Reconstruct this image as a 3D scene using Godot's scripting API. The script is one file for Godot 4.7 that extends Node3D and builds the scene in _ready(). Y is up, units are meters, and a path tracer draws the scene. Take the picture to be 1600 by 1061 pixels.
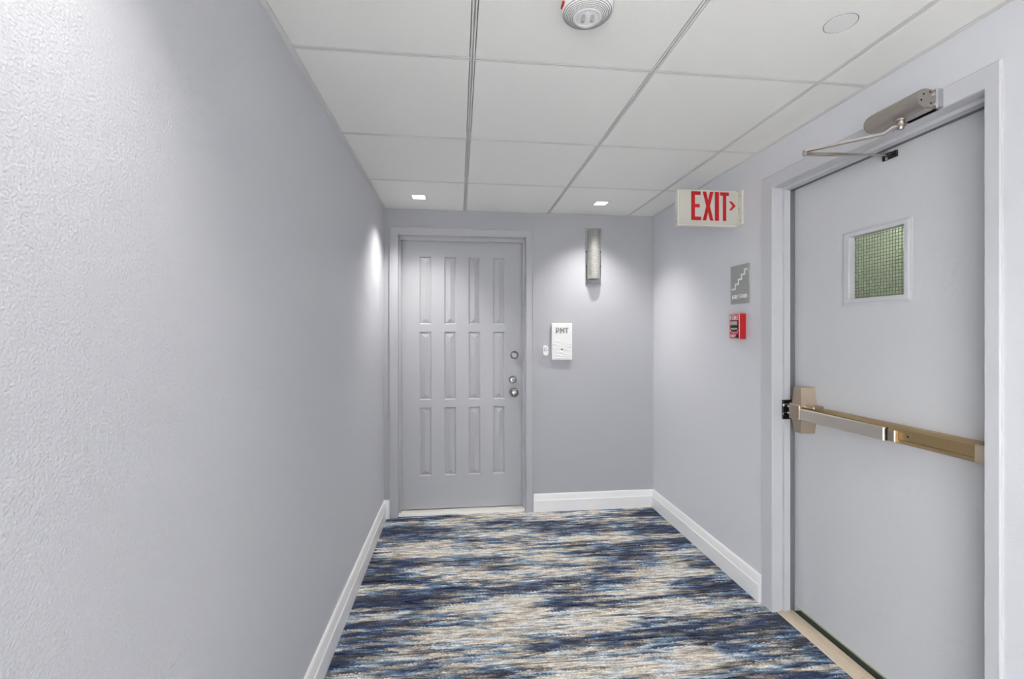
extends Node3D
# A short hotel-style corridor. x runs right from the left wall, y is up, z runs from the far wall (z = 0) towards the camera.

const W := 1.986          # corridor width
const H := 2.188          # ceiling height
const TURN := 3.6         # where the corridor opens into an added lobby on the left, behind the camera
const NEAR := 5.6         # the wall behind the camera
const T := 0.6096         # ceiling grid
const GX := 0.5685        # first long tee
const GZ := 0.6138        # first cross tee
const DX := W + 0.1       # face of the stair door
const D1 := -0.085        # face of the far door
const LIT := Vector3(3.0, 3.0, 3.0)

var taken := {}
var M := {}

# ---------------------------------------------------------------- names and tags
func numbered(called: String) -> String:
	var n: int = taken.get(called, 0)
	taken[called] = n + 1
	return called if n == 0 else "%s_%03d" % [called, n]

func tag(o: Node, label: String, category: String, group := "", kind := ""):
	o.set_meta("label", label)
	o.set_meta("category", category)
	if group: o.set_meta("group", group)
	if kind: o.set_meta("kind", kind)
	return o

func thing(called: String, label: String, category: String, at := Vector3.ZERO, group := "", kind := "") -> Node3D:
	var o := Node3D.new()
	o.name = numbered(called)
	add_child(o)
	o.position = at
	tag(o, label, category, group, kind)
	return o

func put(called: String, st, m: Material, parent: Node = self) -> MeshInstance3D:
	var o := MeshInstance3D.new()
	var mesh: Mesh
	if st is SurfaceTool:
		mesh = st.commit()
	else:
		mesh = st
	o.mesh = mesh
	o.material_override = m
	o.name = numbered(called) if parent == self else called
	o.cast_shadow = GeometryInstance3D.SHADOW_CASTING_SETTING_ON
	parent.add_child(o, true)
	return o

# ---------------------------------------------------------------- shapes
func begin() -> SurfaceTool:
	var st := SurfaceTool.new()
	st.begin(Mesh.PRIMITIVE_TRIANGLES)
	return st

func tri(st: SurfaceTool, a: Vector3, b: Vector3, c: Vector3, out: Vector3):
	var n := (b - a).cross(c - a)
	if n.length_squared() < 1e-16: return
	n = n.normalized()
	if n.dot(out) < 0.0:
		n = -n
	else:
		var s := b
		b = c
		c = s
	for p in [a, b, c]:
		st.set_normal(n)
		st.set_uv(Vector2.ZERO)
		st.add_vertex(p)

func quad(st: SurfaceTool, a: Vector3, b: Vector3, c: Vector3, d: Vector3, out: Vector3):
	tri(st, a, b, c, out)
	tri(st, a, c, d, out)

func smooth_quad(st: SurfaceTool, p: Array, n: Array):
	# four corners in order, each with its own normal
	for t in [[0, 1, 2], [0, 2, 3]]:
		var a: Vector3 = p[t[0]]
		var b: Vector3 = p[t[1]]
		var c: Vector3 = p[t[2]]
		var g := (b - a).cross(c - a)
		if g.length_squared() < 1e-18: continue
		var m: Vector3 = n[t[0]] + n[t[1]] + n[t[2]]
		var order: Array = t if g.dot(m) < 0.0 else [t[0], t[2], t[1]]
		for i in order:
			st.set_normal(n[i])
			st.set_uv(Vector2.ZERO)
			st.add_vertex(p[i])

func box(st: SurfaceTool, lo: Vector3, hi: Vector3, b := 0.0):
	# a box with edges chamfered by b
	var c := (lo + hi) / 2.0
	var h := ((hi - lo) / 2.0).abs()
	b = minf(b, minf(h.x, minf(h.y, h.z)) * 0.9)
	var i := h - Vector3(b, b, b)
	for ax in 3:
		var u := (ax + 1) % 3
		var v := (ax + 2) % 3
		for s in [-1.0, 1.0]:
			var f := func(su: float, sv: float) -> Vector3:
				var p := Vector3.ZERO
				p[ax] = s * h[ax]
				p[u] = su * i[u]
				p[v] = sv * i[v]
				return c + p
			var o := Vector3.ZERO
			o[ax] = s
			quad(st, f.call(-1, -1), f.call(1, -1), f.call(1, 1), f.call(-1, 1), o)
			if b > 0.0:
				for t in [-1.0, 1.0]:      # the chamfer between +-ax and +-u, along v
					var g := func(a: float, e: float, sv: float) -> Vector3:
						var p := Vector3.ZERO
						p[ax] = s * a
						p[u] = t * e
						p[v] = sv * i[v]
						return c + p
					var o2 := Vector3.ZERO
					o2[ax] = s
					o2[u] = t
					quad(st, g.call(h[ax], i[u], -1), g.call(h[ax], i[u], 1), g.call(i[ax], h[u], 1), g.call(i[ax], h[u], -1), o2)
	if b > 0.0:
		for sx in [-1.0, 1.0]:
			for sy in [-1.0, 1.0]:
				for sz in [-1.0, 1.0]:
					tri(st, c + Vector3(sx * h.x, sy * i.y, sz * i.z), c + Vector3(sx * i.x, sy * h.y, sz * i.z), c + Vector3(sx * i.x, sy * i.y, sz * h.z), Vector3(sx, sy, sz))

func hull8(st: SurfaceTool, p: Array):
	# eight corners: 0-3 one end in order, 4-7 the other end in the same order
	var c := Vector3.ZERO
	for q in p: c += q / 8.0
	for f in [[0, 1, 2, 3], [4, 5, 6, 7], [0, 1, 5, 4], [1, 2, 6, 5], [2, 3, 7, 6], [3, 0, 4, 7]]:
		var m: Vector3 = (p[f[0]] + p[f[1]] + p[f[2]] + p[f[3]]) / 4.0
		quad(st, p[f[0]], p[f[1]], p[f[2]], p[f[3]], m - c)

func prism(st: SurfaceTool, poly: PackedVector2Array, at: Vector3, u: Vector3, v: Vector3, along: Vector3, round_ := false):
	# poly in the plane (u, v) at `at`, swept by `along`
	var flat := poly
	if Geometry2D.is_polygon_clockwise(flat): flat = flat.duplicate(); 
	var area := 0.0
	var n := poly.size()
	for k in n: area += poly[k].cross(poly[(k + 1) % n])
	var sgn := signf(area)
	var P := func(q: Vector2) -> Vector3: return at + u * q.x + v * q.y
	var normals: Array = []
	for k in n:
		var e := poly[(k + 1) % n] - poly[k]
		var o := Vector2(e.y, -e.x).normalized() * sgn
		normals.append(u * o.x + v * o.y)
	for k in n:
		var k2 := (k + 1) % n
		var a: Vector3 = P.call(poly[k])
		var b: Vector3 = P.call(poly[k2])
		if round_:
			var na: Vector3 = (normals[(k + n - 1) % n] + normals[k]).normalized()
			var nb: Vector3 = (normals[k] + normals[k2]).normalized()
			if normals[(k + n - 1) % n].dot(normals[k]) < 0.7: na = normals[k]
			if normals[k].dot(normals[k2]) < 0.7: nb = normals[k]
			smooth_quad(st, [a, b, b + along, a + along], [na, nb, nb, na])
		else:
			quad(st, a, b, b + along, a + along, normals[k])
	var ids := Geometry2D.triangulate_polygon(poly)
	for k in range(0, ids.size(), 3):
		var a: Vector3 = P.call(poly[ids[k]])
		var b: Vector3 = P.call(poly[ids[k + 1]])
		var c: Vector3 = P.call(poly[ids[k + 2]])
		tri(st, a, b, c, -along)
		tri(st, a + along, b + along, c + along, along)

func basis_of(axis: Vector3) -> Array:
	var a := axis.normalized()
	var u := a.cross(Vector3.UP if absf(a.y) < 0.9 else Vector3.RIGHT).normalized()
	return [u, a.cross(u).normalized()]

func lathe(st: SurfaceTool, at: Vector3, axis: Vector3, prof: Array, seg := 40, sx := 1.0, sy := 1.0):
	# prof: Vector2(radius, distance along the axis); a repeated point makes a sharp edge
	var a := axis.normalized()
	var uv := basis_of(a)
	var u: Vector3 = uv[0]
	var v: Vector3 = uv[1]
	var n := prof.size()
	var pn: Array = []
	for k in n - 1:
		var e: Vector2 = prof[k + 1] - prof[k]
		pn.append(Vector2(e.y, -e.x).normalized())
	for k in n - 1:
		if (prof[k + 1] - prof[k]).length() < 1e-7: continue
		var n0: Vector2 = pn[k]
		var n1: Vector2 = pn[k]
		if k > 0 and pn[k - 1].length() > 0.5 and pn[k - 1].dot(pn[k]) > 0.6: n0 = (pn[k - 1] + pn[k]).normalized()
		if k < n - 2 and pn[k + 1].length() > 0.5 and pn[k + 1].dot(pn[k]) > 0.6: n1 = (pn[k + 1] + pn[k]).normalized()
		for s in seg:
			var p: Array = []
			var q: Array = []
			for cc in [[s, k, n0], [s + 1, k, n0], [s + 1, k + 1, n1], [s, k + 1, n1]]:
				var w: float = TAU * cc[0] / seg
				var dir := u * cos(w) * sx + v * sin(w) * sy
				var nd := (u * cos(w) / sx + v * sin(w) / sy).normalized()
				var pt: Vector2 = prof[cc[1]]
				p.append(at + dir * pt.x + a * pt.y)
				q.append((nd * cc[2].x + a * cc[2].y).normalized())
			smooth_quad(st, p, q)

func tube(st: SurfaceTool, pts: Array, r: Array, seg := 14):
	# a round bar through pts with a radius at each, ends closed
	var rings: Array = []
	for k in pts.size():
		var d: Vector3 = (pts[mini(k + 1, pts.size() - 1)] - pts[maxi(k - 1, 0)]).normalized()
		var uv := basis_of(d)
		var ring: Array = []
		for s in seg:
			var w := TAU * s / seg
			var o: Vector3 = uv[0] * cos(w) + uv[1] * sin(w)
			ring.append([pts[k] + o * r[k], o])
		rings.append(ring)
	for k in pts.size() - 1:
		for s in seg:
			var a = rings[k][s]
			var b = rings[k][(s + 1) % seg]
			var c = rings[k + 1][(s + 1) % seg]
			var d = rings[k + 1][s]
			smooth_quad(st, [a[0], b[0], c[0], d[0]], [a[1], b[1], c[1], d[1]])
	for k in [0, pts.size() - 1]:
		var o: Vector3 = (pts[0] - pts[1]) if k == 0 else (pts[k] - pts[k - 1])
		for s in seg:
			tri(st, pts[k], rings[k][s][0], rings[k][(s + 1) % seg][0], o)

func bar(st: SurfaceTool, a: Vector3, b: Vector3, width: float, thick: float, w2 := -1.0):
	# a flat bar from a to b, lying level
	if w2 < 0.0: w2 = width
	var d := (b - a).normalized()
	var s := d.cross(Vector3.UP).normalized()
	var t := s.cross(d).normalized() * thick / 2.0
	hull8(st, [a - s * width / 2 - t, a + s * width / 2 - t, a + s * width / 2 + t, a - s * width / 2 + t,
		b - s * w2 / 2 - t, b + s * w2 / 2 - t, b + s * w2 / 2 + t, b - s * w2 / 2 + t])

func lettering(called: String, words: String, high: float, deep: float, at: Vector3, right: Vector3, up: Vector3, m: Material, parent: Node, stretch := 1.0, bold := 0.0):
	var tm := TextMesh.new()
	var f := SystemFont.new()
	f.font_names = PackedStringArray(["Droid Sans"])
	if bold > 0.0:
		var fv := FontVariation.new()
		fv.base_font = f
		fv.variation_embolden = bold
		tm.font = fv
	else:
		tm.font = f
	tm.text = words
	tm.font_size = 64
	tm.pixel_size = high / (64.0 * 0.714)
	tm.depth = deep
	tm.curve_step = 1.0
	var o := MeshInstance3D.new()
	o.mesh = tm
	o.material_override = m
	o.name = called
	parent.add_child(o, true)
	o.transform = Transform3D(Basis(right * stretch, up, right.cross(up)), at)
	return o

# a door surround: profile points (distance in from the outer edge, proud of the wall), one list for each of left leg, head, right leg
func surround(parent: Node, o: Vector3, u: Vector3, n: Vector3, x0: float, x1: float, y0: float, y1: float, left: Array, head: Array, right: Array, m: Material):
	var names := ["frame_side", "frame_head", "frame_side"]
	for leg in 3:
		var st := begin()
		var pr: Array = [left, head, right][leg]
		for k in pr.size() - 1:
			var e: Vector2 = pr[k + 1] - pr[k]
			var pn := Vector2(-e.y, e.x).normalized()
			if e.length() < 1e-7: continue
			var q: Array = []
			var out: Vector3
			for j in [k, k + 1]:
				if leg == 0:
					q.append(o + u * (x0 + pr[j].x) + Vector3.UP * y0 + n * pr[j].y)
					q.append(o + u * (x0 + pr[j].x) + Vector3.UP * (y1 - head[j].x) + n * pr[j].y)
					out = u * pn.x + n * pn.y
				elif leg == 2:
					q.append(o + u * (x1 - pr[j].x) + Vector3.UP * y0 + n * pr[j].y)
					q.append(o + u * (x1 - pr[j].x) + Vector3.UP * (y1 - head[j].x) + n * pr[j].y)
					out = -u * pn.x + n * pn.y
				else:
					q.append(o + u * (x0 + left[j].x) + Vector3.UP * (y1 - pr[j].x) + n * pr[j].y)
					q.append(o + u * (x1 - right[j].x) + Vector3.UP * (y1 - pr[j].x) + n * pr[j].y)
					out = Vector3.DOWN * pn.x + n * pn.y
			quad(st, q[0], q[1], q[3], q[2], out)
		put(names[leg], st, m, parent)

# ---------------------------------------------------------------- materials
func srgb(r: int, g: int, b: int) -> Color:
	return Color(r / 255.0, g / 255.0, b / 255.0)

func mat(c: Color, rough := 0.5, metal := 0.0) -> StandardMaterial3D:
	var m := StandardMaterial3D.new()
	m.albedo_color = c
	m.roughness = rough
	m.metallic = metal
	return m

func noise(freq: float, seed_: int, octaves := 3, kind := FastNoiseLite.TYPE_SIMPLEX_SMOOTH) -> FastNoiseLite:
	var n := FastNoiseLite.new()
	n.noise_type = kind
	n.seed = seed_
	n.frequency = freq
	n.fractal_type = FastNoiseLite.FRACTAL_FBM if octaves > 1 else FastNoiseLite.FRACTAL_NONE
	n.fractal_octaves = octaves
	return n

func bumps(size: int, freq: float, seed_: int, strength: float, octaves := 3) -> ImageTexture:
	var im := noise(freq, seed_, octaves).get_seamless_image(size, size)
	im.convert(Image.FORMAT_RGBA8)
	im.bump_map_to_normal_map(strength)
	return ImageTexture.create_from_image(im)

func relief(m: StandardMaterial3D, tex: Texture2D, size: float, amount: float):
	m.normal_enabled = true
	m.normal_texture = tex
	m.normal_scale = amount
	m.uv1_triplanar = true
	m.uv1_world_triplanar = true
	m.uv1_scale = Vector3.ONE / size

func stretched(w: int, h: int, sx: int, sy: int, freq: float, seed_: int, octaves: int) -> PackedByteArray:
	# noise drawn small and pulled out to w x h, so that it runs in streaks
	var im := noise(freq, seed_, octaves).get_image(sx, sy, false, false, true)
	im.convert(Image.FORMAT_L8)
	im.resize(w, h, Image.INTERPOLATE_CUBIC)
	return im.get_data()

func make_carpet() -> StandardMaterial3D:
	# woven streaks of beige, grey and blue; one tile covers 2.1 m x 2.1 m
	var n := 1536
	var big := stretched(n, n, 76, 330, 0.030, 11, 2)       # broad light and dark drifts
	var mid := stretched(n, n, 130, 1200, 0.05, 23, 3)     # flat patches some 4 cm thick
	var fine := stretched(n, n, 200, 1536, 0.11, 37, 2)     # single yarn streaks
	var hue := stretched(n, n, 150, 900, 0.05, 41, 3)       # which family of colour
	var line := stretched(n, n, 36, 1024, 0.034, 59, 2)     # thin dark rows
	var edge := stretched(n, n, 500, 1000, 0.25, 67, 2)     # ragged outlines
	var rng := RandomNumberGenerator.new()
	rng.seed = 5
	var speck := PackedByteArray()
	speck.resize(65537)
	for i in 65537: speck[i] = rng.randi_range(0, 255)
	# from dark to light, in three families: blue, grey, warm
	var ramp := [
		[[60, 68, 92], [70, 81, 107], [84, 98, 123], [100, 119, 142], [122, 144, 164], [152, 168, 182], [186, 194, 201], [206, 207, 206]],
		[[68, 73, 86], [84, 90, 102], [102, 107, 117], [118, 122, 130], [140, 143, 147], [166, 165, 163], [190, 186, 179], [209, 204, 196]],
		[[74, 77, 86], [92, 94, 99], [114, 113, 114], [138, 134, 129], [160, 152, 144], [181, 172, 161], [198, 190, 178], [209, 201, 189]]]
	var data := PackedByteArray()
	data.resize(n * n * 3)
	var hgt := PackedByteArray()
	hgt.resize(n * n)
	var k := 0
	for j in n:
		for i in n:
			var e := edge[k] - 128
			var sp := speck[(k * 7919 + (k >> 9) * 104729) & 65535]
			# sample row by row, so that patches end in square, ragged steps
			var r := clampi(j + int(e * 0.06), 0, n - 1)
			var q := (r - r % 5) * n + clampi(i + int(e * 0.16), 0, n - 1)
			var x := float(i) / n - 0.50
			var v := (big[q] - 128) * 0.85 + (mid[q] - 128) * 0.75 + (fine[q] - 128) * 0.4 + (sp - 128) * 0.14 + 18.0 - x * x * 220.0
			var h := hue[q] - 128
			var step := clampi(int(floor(v / 21.0 + 4.2)), 0, 7)
			var c: Array = ramp[0 if h < (4 if step < 5 else -20) else (1 if h < (22 if step < 5 else -4) else 2)][step]
			var lum := 0.87 + sp * 0.0013 + (fine[k] - 128) * 0.0020 + e * 0.0012
			var l := absf(line[k] - 128.0)
			if l < 9.0: lum *= 0.52 + l * 0.05
			data[k * 3] = clampi(int(c[0] * lum), 0, 255)
			data[k * 3 + 1] = clampi(int(c[1] * lum), 0, 255)
			data[k * 3 + 2] = clampi(int(c[2] * lum), 0, 255)
			hgt[k] = clampi(int(100.0 + sp * 0.22 + v * 0.3 - (45.0 if l < 7.0 else 0.0)), 0, 255)
			k += 1
	var im := Image.create_from_data(n, n, false, Image.FORMAT_RGB8, data)
	var m := mat(Color.WHITE, 0.95)
	m.albedo_texture = ImageTexture.create_from_image(im)
	var nm := Image.create_from_data(n, n, false, Image.FORMAT_L8, hgt)
	nm.convert(Image.FORMAT_RGBA8)
	nm.bump_map_to_normal_map(2.5)
	m.normal_enabled = true
	m.normal_texture = ImageTexture.create_from_image(nm)
	m.normal_scale = 0.8
	m.metallic_specular = 0.2
	return m

func make_materials():
	var peel := bumps(512, 0.125, 3, 8.0, 2)
	var fibre := bumps(512, 0.09, 9, 4.0, 4)
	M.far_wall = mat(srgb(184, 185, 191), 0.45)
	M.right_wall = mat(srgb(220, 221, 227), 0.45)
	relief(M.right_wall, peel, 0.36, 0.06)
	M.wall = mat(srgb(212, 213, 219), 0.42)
	relief(M.wall, peel, 0.40, 0.13)
	relief(M.far_wall, peel, 0.36, 0.08)
	M.frame = mat(srgb(203, 204, 209), 0.38)
	M.far_door = mat(srgb(188, 189, 194), 0.45)
	M.stair_door = mat(srgb(207, 208, 212), 0.4)
	relief(M.stair_door, bumps(512, 0.02, 15, 6.0, 4), 0.7, 0.12)
	M.base = mat(srgb(246, 246, 246), 0.35)
	M.tile = mat(srgb(245, 245, 242), 0.9)
	relief(M.tile, fibre, 0.22, 0.25)
	M.cover = mat(srgb(238, 238, 236), 0.6)
	M.tee = mat(srgb(226, 226, 224), 0.5)
	M.plenum = mat(srgb(70, 70, 70), 0.9)
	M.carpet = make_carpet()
	M.lobby = mat(srgb(225, 222, 216), 0.35)  # for the added paving, pale so that it bounces light
	M.white = mat(srgb(240, 240, 240), 0.4)
	M.lens = mat(srgb(255, 255, 255), 0.4)
	M.lens.emission_enabled = true
	M.lens.emission = Color(1.0, 0.985, 0.96)
	M.lens.emission_energy_multiplier = 3.0
	M.chrome = mat(srgb(205, 205, 208), 0.12, 1.0)
	M.nickel = mat(srgb(158, 157, 157), 0.28, 1.0)
	M.steel = mat(srgb(184, 177, 170), 0.34, 1.0)
	relief(M.steel, bumps(256, 0.2, 8, 3.0, 2), 0.05, 0.1)
	M.bronze = mat(srgb(192, 176, 156), 0.4, 1.0)
	M.brass = mat(srgb(190, 166, 124), 0.45, 1.0)
	M.pad = mat(srgb(226, 218, 206), 0.38, 1.0)
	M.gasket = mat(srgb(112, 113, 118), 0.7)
	M.dark = mat(srgb(30, 30, 32), 0.5)
	M.iron = mat(srgb(60, 58, 56), 0.4, 0.8)
	M.stone = mat(srgb(214, 198, 176), 0.45)
	relief(M.stone, fibre, 0.4, 0.3)
	M.marble = mat(srgb(232, 230, 224), 0.3)
	M.sign = mat(srgb(204, 202, 193), 0.4)
	M.sign_edge = mat(srgb(222, 220, 210), 0.35)
	M.red = mat(srgb(196, 18, 26), 0.4)
	M.alarm = mat(srgb(190, 16, 26), 0.3)
	M.plate = mat(srgb(164, 165, 164), 0.5)
	M.plaque = mat(srgb(244, 244, 244), 0.4)
	M.ink = mat(srgb(150, 151, 152), 0.5)
	M.rubber = mat(srgb(50, 50, 54), 0.7)
	M.crystal = mat(Color(0.97, 0.97, 0.95, 0.5), 0.12)
	M.crystal.transparency = BaseMaterial3D.TRANSPARENCY_ALPHA
	var seeds := noise(0.09, 19, 2).get_seamless_image(256, 256)
	seeds.adjust_bcs(1.25, 2.2, 1.0)
	M.crystal.albedo_texture = ImageTexture.create_from_image(seeds)
	relief(M.crystal, bumps(512, 0.07, 19, 12.0, 2), 0.11, 1.0)
	M.dome = mat(Color(1, 1, 1, 0.16), 0.05)
	M.dome.transparency = BaseMaterial3D.TRANSPARENCY_ALPHA
	M.pane = mat(Color(0.52, 0.57, 0.48, 0.45), 0.12)
	M.pane.transparency = BaseMaterial3D.TRANSPARENCY_ALPHA
	relief(M.pane, bumps(512, 0.06, 29, 8.0, 3), 0.25, 0.8)
	M.wire = mat(srgb(104, 112, 98), 0.45, 0.3)
	M.stairwell = mat(srgb(190, 196, 180), 0.7)

# ---------------------------------------------------------------- the room
func build_room():
	# far wall, with the opening of the far door
	var far := begin()
	var zb := -0.16
	box(far, Vector3(-0.14, -0.1, zb), Vector3(0.07, H + 0.3, 0))
	box(far, Vector3(1.04, -0.1, zb), Vector3(W + 0.14, H + 0.3, 0))
	box(far, Vector3(0.07, 2.03, zb), Vector3(1.04, H + 0.3, 0))
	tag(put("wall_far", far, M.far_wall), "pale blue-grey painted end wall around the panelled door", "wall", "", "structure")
	var lf := begin()
	box(lf, Vector3(-0.14, -0.1, 0), Vector3(0, H + 0.3, TURN))
	tag(put("wall_left", lf, M.wall), "long plain pale blue-grey wall with fine roller texture, without doors", "wall", "", "structure")
	var rt := begin()
	box(rt, Vector3(W, -0.1, 0), Vector3(W + 0.14, H + 0.3, 1.29))
	box(rt, Vector3(W, -0.1, 2.216), Vector3(W + 0.14, H + 0.3, NEAR))
	box(rt, Vector3(W, 2.02, 1.29), Vector3(W + 0.14, H + 0.3, 2.216))
	tag(put("wall_right", rt, M.right_wall), "pale blue-grey wall carrying the stair door, exit sign and fire alarm", "wall", "", "structure")
	# invented lobby behind the camera: its left turn and two windows supply fill light
	var lx := -2.7
	var lb := begin()
	box(lb, Vector3(lx - 0.14, -0.1, TURN - 0.14), Vector3(lx, H + 0.3, NEAR + 0.2))
	box(lb, Vector3(lx, -0.1, TURN - 0.14), Vector3(-0.14, H + 0.3, TURN))
	tag(put("wall_added_lobby", lb, M.wall), "pale walls of an added lobby round the corner behind the camera", "wall", "", "structure")
	var nr := begin()
	var holes := [[lx + 0.1, -1.35], [-1.2, 0.5]]
	for q in [[lx - 0.14, holes[0][0]], [holes[0][1], holes[1][0]], [holes[1][1], W + 0.14]]:
		box(nr, Vector3(q[0], 0.1, NEAR), Vector3(q[1], 2.1, NEAR + 0.2))
	box(nr, Vector3(lx - 0.14, -0.1, NEAR), Vector3(W + 0.14, 0.1, NEAR + 0.2))
	box(nr, Vector3(lx - 0.14, 2.1, NEAR), Vector3(W + 0.14, H + 0.3, NEAR + 0.2))
	tag(put("wall_near", nr, M.wall), "pale wall with two added windows at the near end of the added lobby", "wall", "", "structure")
	for k in 2:  # added windows, never in view, placed to let in fill light
		var h: Array = holes[k]
		var c: float = (h[0] + h[1]) / 2.0
		var win := thing("window_%d" % (k + 1), ["added unseen window for fill light in the lobby round the corner", "added unseen window for fill light nearer the corridor"][k], "window", Vector3(0, 0, NEAR + 0.08), "", "structure")
		var wf := begin()
		for s in [[h[0], 0.1, h[0] + 0.05, 2.1], [h[1] - 0.05, 0.1, h[1], 2.1], [h[0] + 0.05, 0.1, h[1] - 0.05, 0.15], [h[0] + 0.05, 2.05, h[1] - 0.05, 2.1], [c - 0.025, 0.15, c + 0.025, 2.05]]:
			box(wf, Vector3(s[0], s[1], 0), Vector3(s[2], s[3], 0.05), 0.004)
		put("window_frame", wf, M.white, win)
		for s in [[h[0] + 0.05, c - 0.025], [c + 0.025, h[1] - 0.05]]:
			var p := begin()
			box(p, Vector3(s[0], 0.15, 0.022), Vector3(s[1], 2.05, 0.028))
			put("pane", p, M.dome, win)
	# floor: carpet up to the added lobby, then pale stone that bounces light
	var fl := thing("floor", "corridor floor under blue and beige streaked carpet", "floor", Vector3.ZERO, "", "structure")
	var sub := begin()
	box(sub, Vector3(-0.14, -0.1, -0.3), Vector3(W + 0.14, -0.004, NEAR + 0.2))
	box(sub, Vector3(lx - 0.14, -0.1, TURN - 0.14), Vector3(-0.14, -0.004, NEAR + 0.2))
	put("slab", sub, M.plenum, fl)
	var ca := begin()
	var seam := 2.6
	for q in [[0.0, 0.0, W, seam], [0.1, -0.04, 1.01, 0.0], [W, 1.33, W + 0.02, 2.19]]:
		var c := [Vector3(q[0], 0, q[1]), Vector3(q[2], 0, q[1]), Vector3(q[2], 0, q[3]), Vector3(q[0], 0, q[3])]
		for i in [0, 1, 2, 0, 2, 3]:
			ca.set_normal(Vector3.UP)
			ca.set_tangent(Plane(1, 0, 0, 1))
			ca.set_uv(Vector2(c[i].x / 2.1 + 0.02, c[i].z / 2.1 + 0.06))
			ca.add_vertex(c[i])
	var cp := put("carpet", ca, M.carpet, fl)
	cp.set_meta("label", "blue, navy and beige carpet woven in ragged streaks")
	var lo := begin()
	box(lo, Vector3(0, -0.004, seam), Vector3(W, 0.0, NEAR))
	box(lo, Vector3(lx, -0.004, TURN), Vector3(0, 0.0, NEAR))
	put("added_paving", lo, M.lobby, fl)  # paving added behind the camera to bounce light up to the ceiling
	# baseboards
	var prof := PackedVector2Array([Vector2(0, 0), Vector2(0.02, 0), Vector2(0.02, 0.083), Vector2(0.0165, 0.0875), Vector2(0.0095, 0.123), Vector2(0.006, 0.129), Vector2(0, 0.129)])
	var b := begin()
	prism(b, prof, Vector3(0, 0, 0.0), Vector3.RIGHT, Vector3.UP, Vector3(0, 0, TURN))
	tag(put("baseboard_left", b, M.base), "white stepped baseboard along the plain left wall", "baseboard", "", "structure")
	b = begin()
	prism(b, prof, Vector3(W, 0, 0.0), Vector3.LEFT, Vector3.UP, Vector3(0, 0, 1.25))
	tag(put("baseboard_right", b, M.base), "white stepped baseboard between the far corner and the stair door frame", "baseboard", "", "structure")
	b = begin()
	prism(b, prof, Vector3(W, 0, 2.245), Vector3.LEFT, Vector3.UP, Vector3(0, 0, NEAR - 2.245))
	tag(put("baseboard_near", b, M.base), "white stepped baseboard on the near side of the stair door", "baseboard", "", "structure")
	b = begin()
	prism(b, prof, Vector3(1.067, 0, 0), Vector3.BACK, Vector3.UP, Vector3(W - 1.067, 0, 0))
	tag(put("baseboard_far", b, M.base), "white stepped baseboard on the end wall below the unit sign", "baseboard", "", "structure")
	b = begin()
	prism(b, prof, Vector3(0, 0, 0), Vector3.BACK, Vector3.UP, Vector3(0.039, 0, 0))
	tag(put("baseboard_corner", b, M.base), "short white stub of baseboard between left wall and panelled door frame", "baseboard", "", "structure")
	build_ceiling()

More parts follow.
